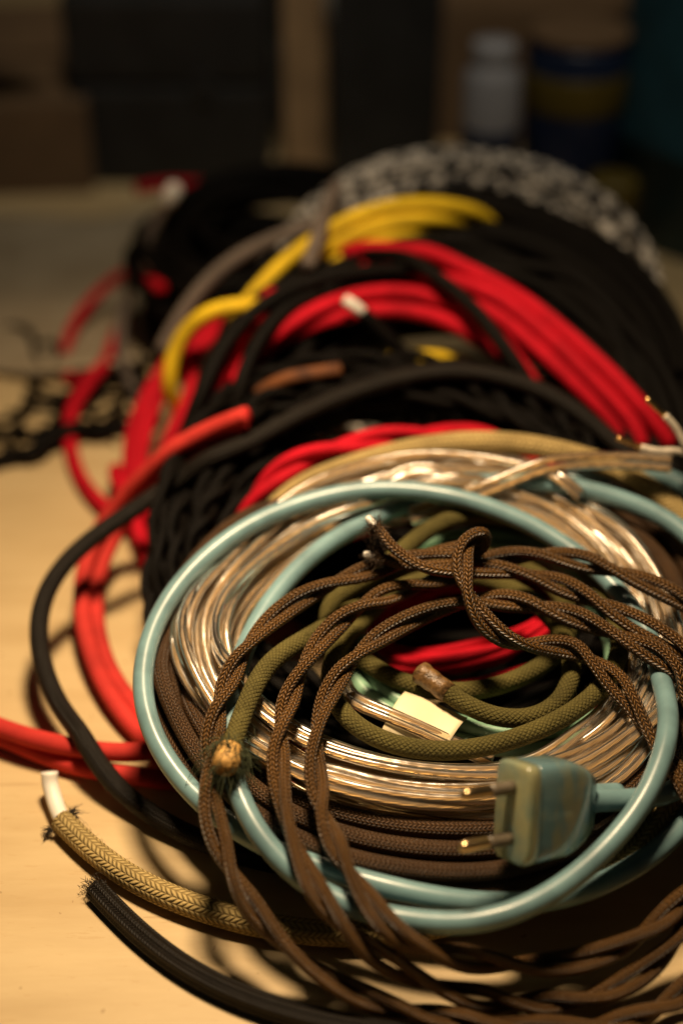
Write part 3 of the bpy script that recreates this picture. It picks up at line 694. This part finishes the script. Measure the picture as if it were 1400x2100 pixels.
# ------------------------------------------------------------------ olive cord
t = thing('olive_cord', None, 'thick fuzzy olive green cord curled inside the front coil with a brown taped end', 'cord')
P = line('olive', .0015, 2)
sl = sweep('sleeve', P, .0034, MT['olive'], t, 18)
d = P[0]-P[5]; d /= np.linalg.norm(d)
tp_ = np.array([P[4], P[2], P[0], P[0]+d*.002, P[0]+d*.004, P[0]+d*.006, P[0]+d*.0075, P[0]+d*.0082])
sweep('taped_end', gsmooth(tp_, .6), .0037, MT['tape'], t, 18, taper=np.array([1.0, 1.06, .98, 1.08, 1.02, 1.16, 1.10, .75]))
fuzz('loose_hairs', P, .0034, 5000, .0016, MT['olive'], sl, 6)
d = P[-1]-P[-8]; d /= np.linalg.norm(d)
cP = np.array([P[-1]-d*.002, P[-1]+d*.001, P[-1]+d*.004, P[-1]+d*.0065, P[-1]+d*.0080])
sweep('raw_core', cP, .0042, MT['jute'], t, 14, taper=np.array([1, 1.05, 1.12, 1.0, .55]))
fibres('frayed_yarn', P[-1], d*.2, 420, .0090, MT['frayed_green'], sl, .8, .00018, 12, .9, .0030)

# ------------------------------------------------------------------ mint cable with paper tag
t = thing('mint_cable', None, 'pale green vinyl cable coiled low in the middle, wrapped by a cream paper tag', 'cable')
sweep('sheath', line('mint', .002), .0029, MT['mint'], t, 14)
c = [at(830,1418,.001,'A'), at(958,1470,.001,'A'), at(908,1548,.000,'A'), at(780,1505,.000,'A')]
def sheet(name, c, mat, parent, bulge=.003, nu=12, nv=10, thick=.0003, seed=0):
    g = np.random.default_rng(seed); V = []; F = []
    nrm = np.cross(c[1]-c[0], c[3]-c[0]); nrm /= np.linalg.norm(nrm)
    if nrm[2] < 0: nrm = -nrm
    for lay in (0, 1):
        for j in range(nv+1):
            for i in range(nu+1):
                u, v = i/nu, j/nv
                p = (c[0]*(1-u)+c[1]*u)*(1-v)+(c[3]*(1-u)+c[2]*u)*v
                p = p + nrm*(bulge*math.sin(math.pi*v)**.8 + .0006*math.sin(5*u+2*v+seed) - lay*thick)
                V.append(p)
    w = nu+1; n0 = w*(nv+1)
    for j in range(nv):
        for i in range(nu):
            a = j*w+i; F.append((a, a+1, a+1+w, a+w)); F.append((n0+a, n0+a+w, n0+a+1+w, n0+a+1))
    rim = [i for i in range(nu)]+[j*w+nu for j in range(nv)]+[nv*w+i for i in range(nu, 0, -1)]+[j*w for j in range(nv, 0, -1)]
    for k in range(len(rim)):
        a, b = rim[k], rim[(k+1) % len(rim)]; F.append((b, a, n0+a, n0+b))
    return mesh_obj(name, V, F, mat, parent)
sheet('paper_tag', c, MT['paper'], t)

# ------------------------------------------------------------------ clear twin flex
def flat_profile(r=1.0, sep=.86, n=14):
    out = []
    a = np.linspace(-math.pi*.72, math.pi*.72, n)
    for x in a: out.append((r*math.sin(x), sep+r*math.cos(x)))
    for x in a: out.append((-r*math.sin(x), -sep-r*math.cos(x)))
    return np.array(out)
def twin(P, parent, up, tw_seed, twist=1.0, r=.00165):
    g = np.random.default_rng(tw_seed)
    T, N, B = upframe(P, np.array(up)); s = arclen(P)
    base = g.uniform(-.5, .5)
    ph = base + twist*(.9*np.sin(s*9+g.uniform(0, 6))+.7*np.sin(s*23+g.uniform(0, 6)))
    N2 = np.cos(ph)[:, None]*N+np.sin(ph)[:, None]*B; B2 = np.cross(T, N2)
    sh = sweep('clear_sheath', P, r, MT['clear'], parent, profile=flat_profile(), frame=(T, N2, B2))
    for k in (-1, 1): sweep('conductor', P+B2*k*r*.90, r*.56, MT['conductor'], parent, 10)
    return sh, B2
t = thing('clear_flex', None, 'coil of transparent twin flex showing its copper, wound inside the blue loops', 'cable coil')
twin(line('clear', .0020), t, upv(14), 3, 1.7, .00155)
t = thing('clear_flex', None, 'short transparent flex with a square cut end crossing the beige cable at upper right', 'cable')
twin(line('clear_end', .0015), t, upv(30), 4, .15, .0019)
t = thing('clear_flex', None, 'transparent flex bent in an arch above the crossing of the blue loops', 'cable')
twin(line('clear_bend', .0015), t, upv(20), 9, .2)
t = thing('clear_flex', None, 'transparent flex hooked over the olive cord and lying across the cream paper tag', 'cable')
twin(line('clear_hook', .0015), t, upv(14), 6, .25)
# stripped lead
t = thing('stripped_lead', None, 'clear lead split in two with bare copper tips at the right edge', 'wire')
for a in ([(1470,985,.012),(1430,945,.018),(1405,915,.024),(1386,878,.030),(1362,852,.034)], [(1470,985,.012),(1425,940,.018),(1390,925,.021),(1345,925,.022),(1313,917,.023)]):
    Pw = gsmooth(catmull(trace(a), step=.0008), 2)
    ins = sweep('insulation', Pw, .0014, MT['milky'], t, 12)
    sweep('conductor', Pw, .0009, MT['conductor'], ins, 8)
    d = Pw[-1]-Pw[-5]; d /= np.linalg.norm(d); d2 = d+np.array([-.4, .12, .25]); d2 /= np.linalg.norm(d2)
    tip = np.array([Pw[-1]+d2*.0100*k/8 for k in range(9)])
    sweep('copper_tip', tip, .0011, MT['copper'], ins, 8, taper=1+.13*np.sin(np.arange(9)*2.1))

# ------------------------------------------------------------------ dark brown textile coil, red bunch, black cut cord
t = tag(sweep('textile_coil', line('dark_brown', .002), .0031, MT['dark_brown'], None, 14), 'coil of dark brown textile cable lying under the blue loops', 'cable coil')
t = tag(sweep('thin_red_cable', line('red_hole', .0025), .0016, MT['red'], None, 10), 'bunch of thin red cord seen through the hole of the front coil', 'cord')
t = thing('black_cable', None, 'black ribbed cord with a cut end lying on the wood at bottom left', 'cord')
P = line('cut_black', .0016, 2)
lob = []
for x in np.linspace(0, 2*math.pi, 48, endpoint=False):
    rr = 1+.10*math.cos(7*x); lob.append((rr*math.cos(x), rr*math.sin(x)))
sl = sweep('sleeve', P, .0036, MT['black_sheen'], t, profile=np.array(lob))
d = P[0]-P[4]; d /= np.linalg.norm(d)
fibres('cut_yarn', P[0], d, 260, .0022, MT['singed'], sl, .35, .00018, 15, .1, .0018)

# ------------------------------------------------------------------ cables of the bench's left side
t = tag(sweep('black_cable', line('black_arc', .0018, 2), .0037, MT['black_sheen'], None, 18), 'smooth black textile cable arching off the heap down onto the bare wood', 'cable')
t = thing('red_cable', None, 'pair of bright red textile cables drooping from the heap onto the wood', 'cable')
for k in (0, 1): sweep('strand', line('pink_%d' % k, .0018, 2), .0036, MT['coral'], t, 16)
t = thing('red_cable', None, 'pair of bright red textile cables entering at the left edge under the black arch', 'cable')
for k in (2, 3): sweep('strand', line('pink_%d' % k, .0018, 2), .0036, MT['coral'], t, 16)

# ------------------------------------------------------------------ coils behind
def solo(name, key, r, mat, label, cat='cable coil', sides=10, step=.003, group=None):
    return tag(sweep(name, line(key, step), r, MT[mat], None, sides), label, cat, group)
t = thing('cable_coil', None, 'black twisted pair cable coil directly under the front coil', 'cable coil')
P = line('coil_b', .0022, 2); T, N, Bn = ptframe(P); s = arclen(P)
for k in (0, 1):
    a = 2*math.pi*s/.042+k*math.pi+1.2*np.sin(s*11)+.7*np.sin(s*47)
    sweep('strand', P+(np.cos(a)[:, None]*N+np.sin(a)[:, None]*Bn)*(.0022*(1+.25*np.sin(s*31)))[:, None], .00205, MT['black'], t, 8)
t = thing('red_twisted_pair', None, 'twisted pair of red cables lying across the black coil under the beige cable', 'cable')
P = line('coil_b_red', .0018, 2); T, N, Bn = ptframe(P); s = arclen(P)
for k in (0, 1):
    a = 2*math.pi*s/.078+k*math.pi+.6
    sweep('strand', P+(np.cos(a)[:, None]*N+np.sin(a)[:, None]*Bn)*.0026, .0026, MT['red'], t, 12)
t = thing('cable_coil', None, 'black textile cable coil with red turns slipped between its own', 'cable coil')
sweep('winding', line('coil_c', .003), .0033, MT['black'], t, 10)
for i in range(3): sweep('turn', line('over_%d' % i, .003, 2), .0033, MT['black'], t, 12)
t = thing('black_cable', None, 'black cable end with a cream white tip resting on the red turns', 'cable')
P = line('over_3', .002, 2); sl = sweep('sleeve', P, .0033, MT['black'], t, 12)
d = P[-1]-P[-4]; d = d/np.linalg.norm(d)+np.array([-.7, .1, .3]); d /= np.linalg.norm(d)
sweep('white_tip', np.array([P[-1]-d*.002, P[-1]+d*.003, P[-1]+d*.007, P[-1]+d*.010]), .0026, MT['white'], sl, 12, taper=np.array([.9, 1, 1, .8]))
t = thing('red_coil', None, 'coil of red textile cable showing between the black turns in mid heap', 'cable coil')
for i in range(6): sweep('turn', line('red_%d' % i, .003, 2), .0036, MT['red'], t, 12)
for i in range(4): sweep('turn', line('redl_%d' % i, .003, 2), .0036, MT['red'], t, 12)
solo('cable_coil', 'coil_d', .0034, 'black', 'black cable coil behind the red turns, beneath the yellow cable')
t = thing('yellow_coil', None, 'mustard yellow textile cable wound over the black coil near the top of the heap', 'cable coil')
for i in range(5): sweep('turn', line('yel_%d' % i, .003, 2), .0036, MT['yellow'], t, 12)
solo('cable_coil', 'coil_e', .0036, 'speckled', 'black and white speckled braided cable coil at the top back of the heap')
solo('cable_coil', 'coil_f', .0036, 'black', 'tall black cable coil standing apart behind the heap, left of the speckled one')
t = thing('grey_cable', None, 'grey braided cord with a white tip sticking up beside the far black coil', 'cord')
P = line('grey_tip', .0025); sl = sweep('sleeve', P, .0030, MT['grey'], t, 12)
d = P[-1]-P[-4]; d /= np.linalg.norm(d)
sweep('white_tip', np.array([P[-1]-d*.003, P[-1], P[-1]+d*.004, P[-1]+d*.008, P[-1]+d*.010]), .0046, MT['white'], t, 14, taper=np.array([.7, .95, 1, .95, .5]))
solo('grey_cable', 'grey_a', .0036, 'grey', 'grey braided cord arching up to the speckled coil behind the yellow cable', 'cord', 12)
solo('grey_cable', 'grey_b', .0036, 'grey', 'grey speckled cord end hanging down over the yellow cable', 'cord', 12)
solo('red_cable', 'rl_0', .0034, 'red', 'dull red cable rising in a loop from the tangle of thin black cords', 'cable', 12)
solo('red_cable', 'rl_1', .0036, 'red', 'red cable bowed on the wood beside the thin black cords', 'cable', 12)
solo('red_cable', 'rl_2', .0036, 'red', 'red cable running along behind the far black coil', 'cable', 12)
for i in range(7):
    solo('thin_cable', 'cord_%d' % i, .0017 if i < 6 else .0019, 'black', 'thin black cord tangled in loops on the wood at the left edge', 'cord', 8, .003, 'thin black cords tangled on the bench')
solo('black_cable', 'cord_7', .0036, 'black', 'thick black cord in front of the tangle of thin cords', 'cord', 10)
solo('rust_cable', 'rust', .0034, 'rust', 'short rust brown cord between the black coils', 'cord', 10)

# ------------------------------------------------------------------ things standing at the back of the bench
MT['card'] = plain('cardboard', (.135, .08, .038), .8, var=.08, vscale=25, bumpd=.0004, bscale=80)
MT['case'] = plain('black_case', (.012, .012, .012), .6, var=.2)
MT['pine'] = plain('pine', (.34, .22, .115), .6, var=.12, vscale=30)
MT['rag'] = plain('grey_cloth', (.34, .33, .29), .9, var=.2)
MT['bottle'] = plain('white_plastic', (.30, .30, .32), .45, var=.04)
MT['navy'] = plain('navy_print', (.008, .016, .045), .4, var=.1)
MT['ylid'] = plain('yellow_plastic', (.10, .07, .006), .5, var=.06)
MT['teal'] = plain('teal_paint', (.010, .045, .060), .5, var=.15)
MT['backdrop'] = plain('dark_wall', (.02, .02, .018), .9)
tag(box_mesh('wall', (-1.2, 1.16, -.7), (1.2, 1.20, 1.5), MT['backdrop'], None), None, None, kind='structure')
y0 = .56
def carton(loc, sx, sy, sz, rot, label, mat, open_flap=True):
    t = bpy.data.objects.new('carton', None); C.objects.link(t); t.location = loc; t.rotation_euler.z = rot; tag(t, label, 'box')
    w = .004
    box_mesh('side_panel', (-sx, -sy, 0), (sx, -sy+w, sz), mat, t, .0008)
    box_mesh('side_panel', (-sx, sy-w, 0), (sx, sy, sz), mat, t, .0008)
    box_mesh('end_panel', (-sx, -sy+w, 0), (-sx+w, sy-w, sz), mat, t, .0008)
    box_mesh('end_panel', (sx-w, -sy+w, 0), (sx, sy-w, sz), mat, t, .0008)
    box_mesh('bottom_panel', (-sx+w, -sy+w, .0005), (sx-w, sy-w, w), mat, t)
    if open_flap:
        f = box_mesh('flap', (-sx, 0, -.001), (sx, sy*.9, .001), mat, t); f.location = (0, -sy+.001, sz+.0022); f.location.y += sy*.45; f.rotation_euler.x = .06
        f = box_mesh('flap', (-sx, 0, -.001), (sx, sy*.9, .001), mat, t); f.location = (0, sy*.50, sz+.0085); f.rotation_euler.x = .12
    return t
carton((-.34, .60, 0), .16, .10, .062, .10, 'brown cardboard box standing at the back left of the bench', MT['card'])
carton((.135, .66, 0), .075, .05, .098, -.08, 'brown cardboard box behind the white bottle', MT['card'])
t = thing('tool_case', None, 'black tool case standing between the cardboard box and the wooden post', 'case')
box_mesh('case_body', (-.185, .53, 0), (-.050, .63, .070), MT['case'], t, .006)
box_mesh('case_lid', (-.185, .53, .0715), (-.050, .63, .130), MT['case'], t, .006)
box_mesh('latch', (-.10, .5265, .060), (-.085, .5308, .078), MT['case'], t, .001)
t = thing('wooden_post', None, 'pale wooden post standing upright behind the far black coil', 'post')
box_mesh('post_shaft', (-.040, .55, .0), (-.010, .578, .30), MT['pine'], t, .002)
# folded cloth over a rail
t = thing('folded_cloth', None, 'grey folded cloth lying behind the wooden post', 'cloth')
box_mesh('fold', (-.10, .64, .0), (.02, .74, .065), MT['rag'], t, .008)
box_mesh('fold', (-.09, .65, .0655), (.01, .73, .120), MT['rag'], t, .008)
def lathe(name, prof, loc, mat, parent, n=32):
    V = []; F = []
    for r, z in prof:
        for k in range(n): V.append((r*math.cos(2*math.pi*k/n), r*math.sin(2*math.pi*k/n), z))
    for i in range(len(prof)-1):
        for k in range(n): F.append((i*n+k, i*n+(k+1) % n, (i+1)*n+(k+1) % n, (i+1)*n+k))
    F.append(tuple(range(n-1, -1, -1))); F.append(tuple(range((len(prof)-1)*n, len(prof)*n)))
    o = mesh_obj(name, V, F, mat, parent); o.location = loc
    return o
t = thing('bottle', None, 'white plastic bottle with a dark blue lower label behind the speckled coil', 'bottle')
L = (.0935, .455, 0)
lathe('bottle_body', [(.016, 0), (.018, .003), (.018, .100), (.016, .106), (.013, .109), (.013, .110)], L, MT['bottle'], t)
lathe('label', [(.0183, .010), (.0185, .011), (.0185, .070), (.0183, .071)], L, MT['navy'], t)
lathe('cap', [(.0130, .1105), (.0136, .112), (.0136, .121), (.0125, .123)], L, MT['bottle'], t)
t = thing('paint_tin', None, 'dark tin with a yellow band standing right of the white bottle', 'tin')
L = (.148, .475, 0)
lathe('tin_body', [(.031, 0), (.032, .002), (.032, .116), (.031, .118)], L, MT['navy'], t)
lathe('band', [(.0323, .078), (.0326, .079), (.0326, .100), (.0323, .101)], L, MT['ylid'], t)
lathe('lid', [(.030, .1185), (.0315, .120), (.0315, .125), (.027, .126)], L, MT['card'], t)
t = thing('jar', None, 'small dark jar with a yellow lid behind the right side of the heap', 'jar')
L = (.166, .405, 0)
lathe('jar_body', [(.013, 0), (.0145, .002), (.0145, .030), (.013, .034)], L, MT['navy'], t)
lathe('lid', [(.0145, .0345), (.0155, .036), (.0155, .054), (.0140, .056)], L, MT['ylid'], t)
t = thing('metal_drum', None, 'dark teal metal drum at the right edge behind the heap', 'drum')
L = (.268, .475, 0)
lathe('drum_body', [(.088, 0), (.090, .003), (.090, .06), (.092, .063), (.092, .067), (.090, .07), (.090, .22), (.088, .223)], L, MT['teal'], t, 48)
lathe('lid', [(.091, .2235), (.093, .225), (.093, .233), (.085, .235)], L, MT['teal'], t, 48)
t = thing('black_crate', None, 'tall black crate behind the speckled coil, left of the white bottle', 'crate')
box_mesh('crate_body', (-.006, .52, 0), (.066, .60, .150), MT['case'], t, .004)
box_mesh('crate_lid', (-.008, .518, .1505), (.068, .602, .165), MT['case'], t, .003)
t = thing('plank', None, 'wooden plank leaning over the cardboard box at the far left', 'plank')
o = box_mesh('board', (-.20, -.009, -.03), (.20, .009, .03), MT['pine'], t, .002); o.location = (-.375, .485, .118); o.rotation_euler = (.1, -.42, 0)

# ------------------------------------------------------------------ crumpled grey cloth lying on the bench behind the thin cords
t = thing('cloth', None, 'crumpled grey cloth lying flat on the bench at the far left', 'cloth')
g = np.random.default_rng(3); nx, ny = 40, 30; V = []; F = []
hz = gsmooth(g.normal(0, 1, (nx*3, 3)), 3); wv = gsmooth(g.normal(0, 1, (ny*3, 3)), 3)
for lay in (0, 1):
    for j in range(ny+1):
        for i in range(nx+1):
            u, v = i/nx, j/ny
            x = -.44+.33*u+.012*math.sin(7*v+2)+.006*math.sin(19*v); y = .300+.180*v+(.020*math.sin(5*u+1)+.009*math.sin(13*u))*(1-.6*v)-.03*u*(1-v)
            z = .0045+.0035*(math.sin(9*u+5*v)+math.sin(14*v-6*u+1)*.6+math.sin(23*u+17*v)*.25)
            z = max(z, .0016)
            V.append((x, y, z-.0012*lay))
w = nx+1; n0 = w*(ny+1)
for j in range(ny):
    for i in range(nx):
        a = j*w+i; F.append((a, a+1, a+1+w, a+w)); F.append((n0+a, n0+a+w, n0+a+1+w, n0+a+1))
rim = [i for i in range(nx)]+[j*w+nx for j in range(ny)]+[ny*w+i for i in range(nx, 0, -1)]+[j*w for j in range(ny, 0, -1)]
for k in range(len(rim)):
    a, b = rim[k], rim[(k+1) % len(rim)]; F.append((b, a, n0+a, n0+b))
MT['cloth'] = plain('worn_cloth', (.24, .18, .105), .95, vscale=14, col2=(.42, .34, .225), bumpd=.0003, bscale=500)
mesh_obj('cloth_sheet', V, F, MT['cloth'], t)
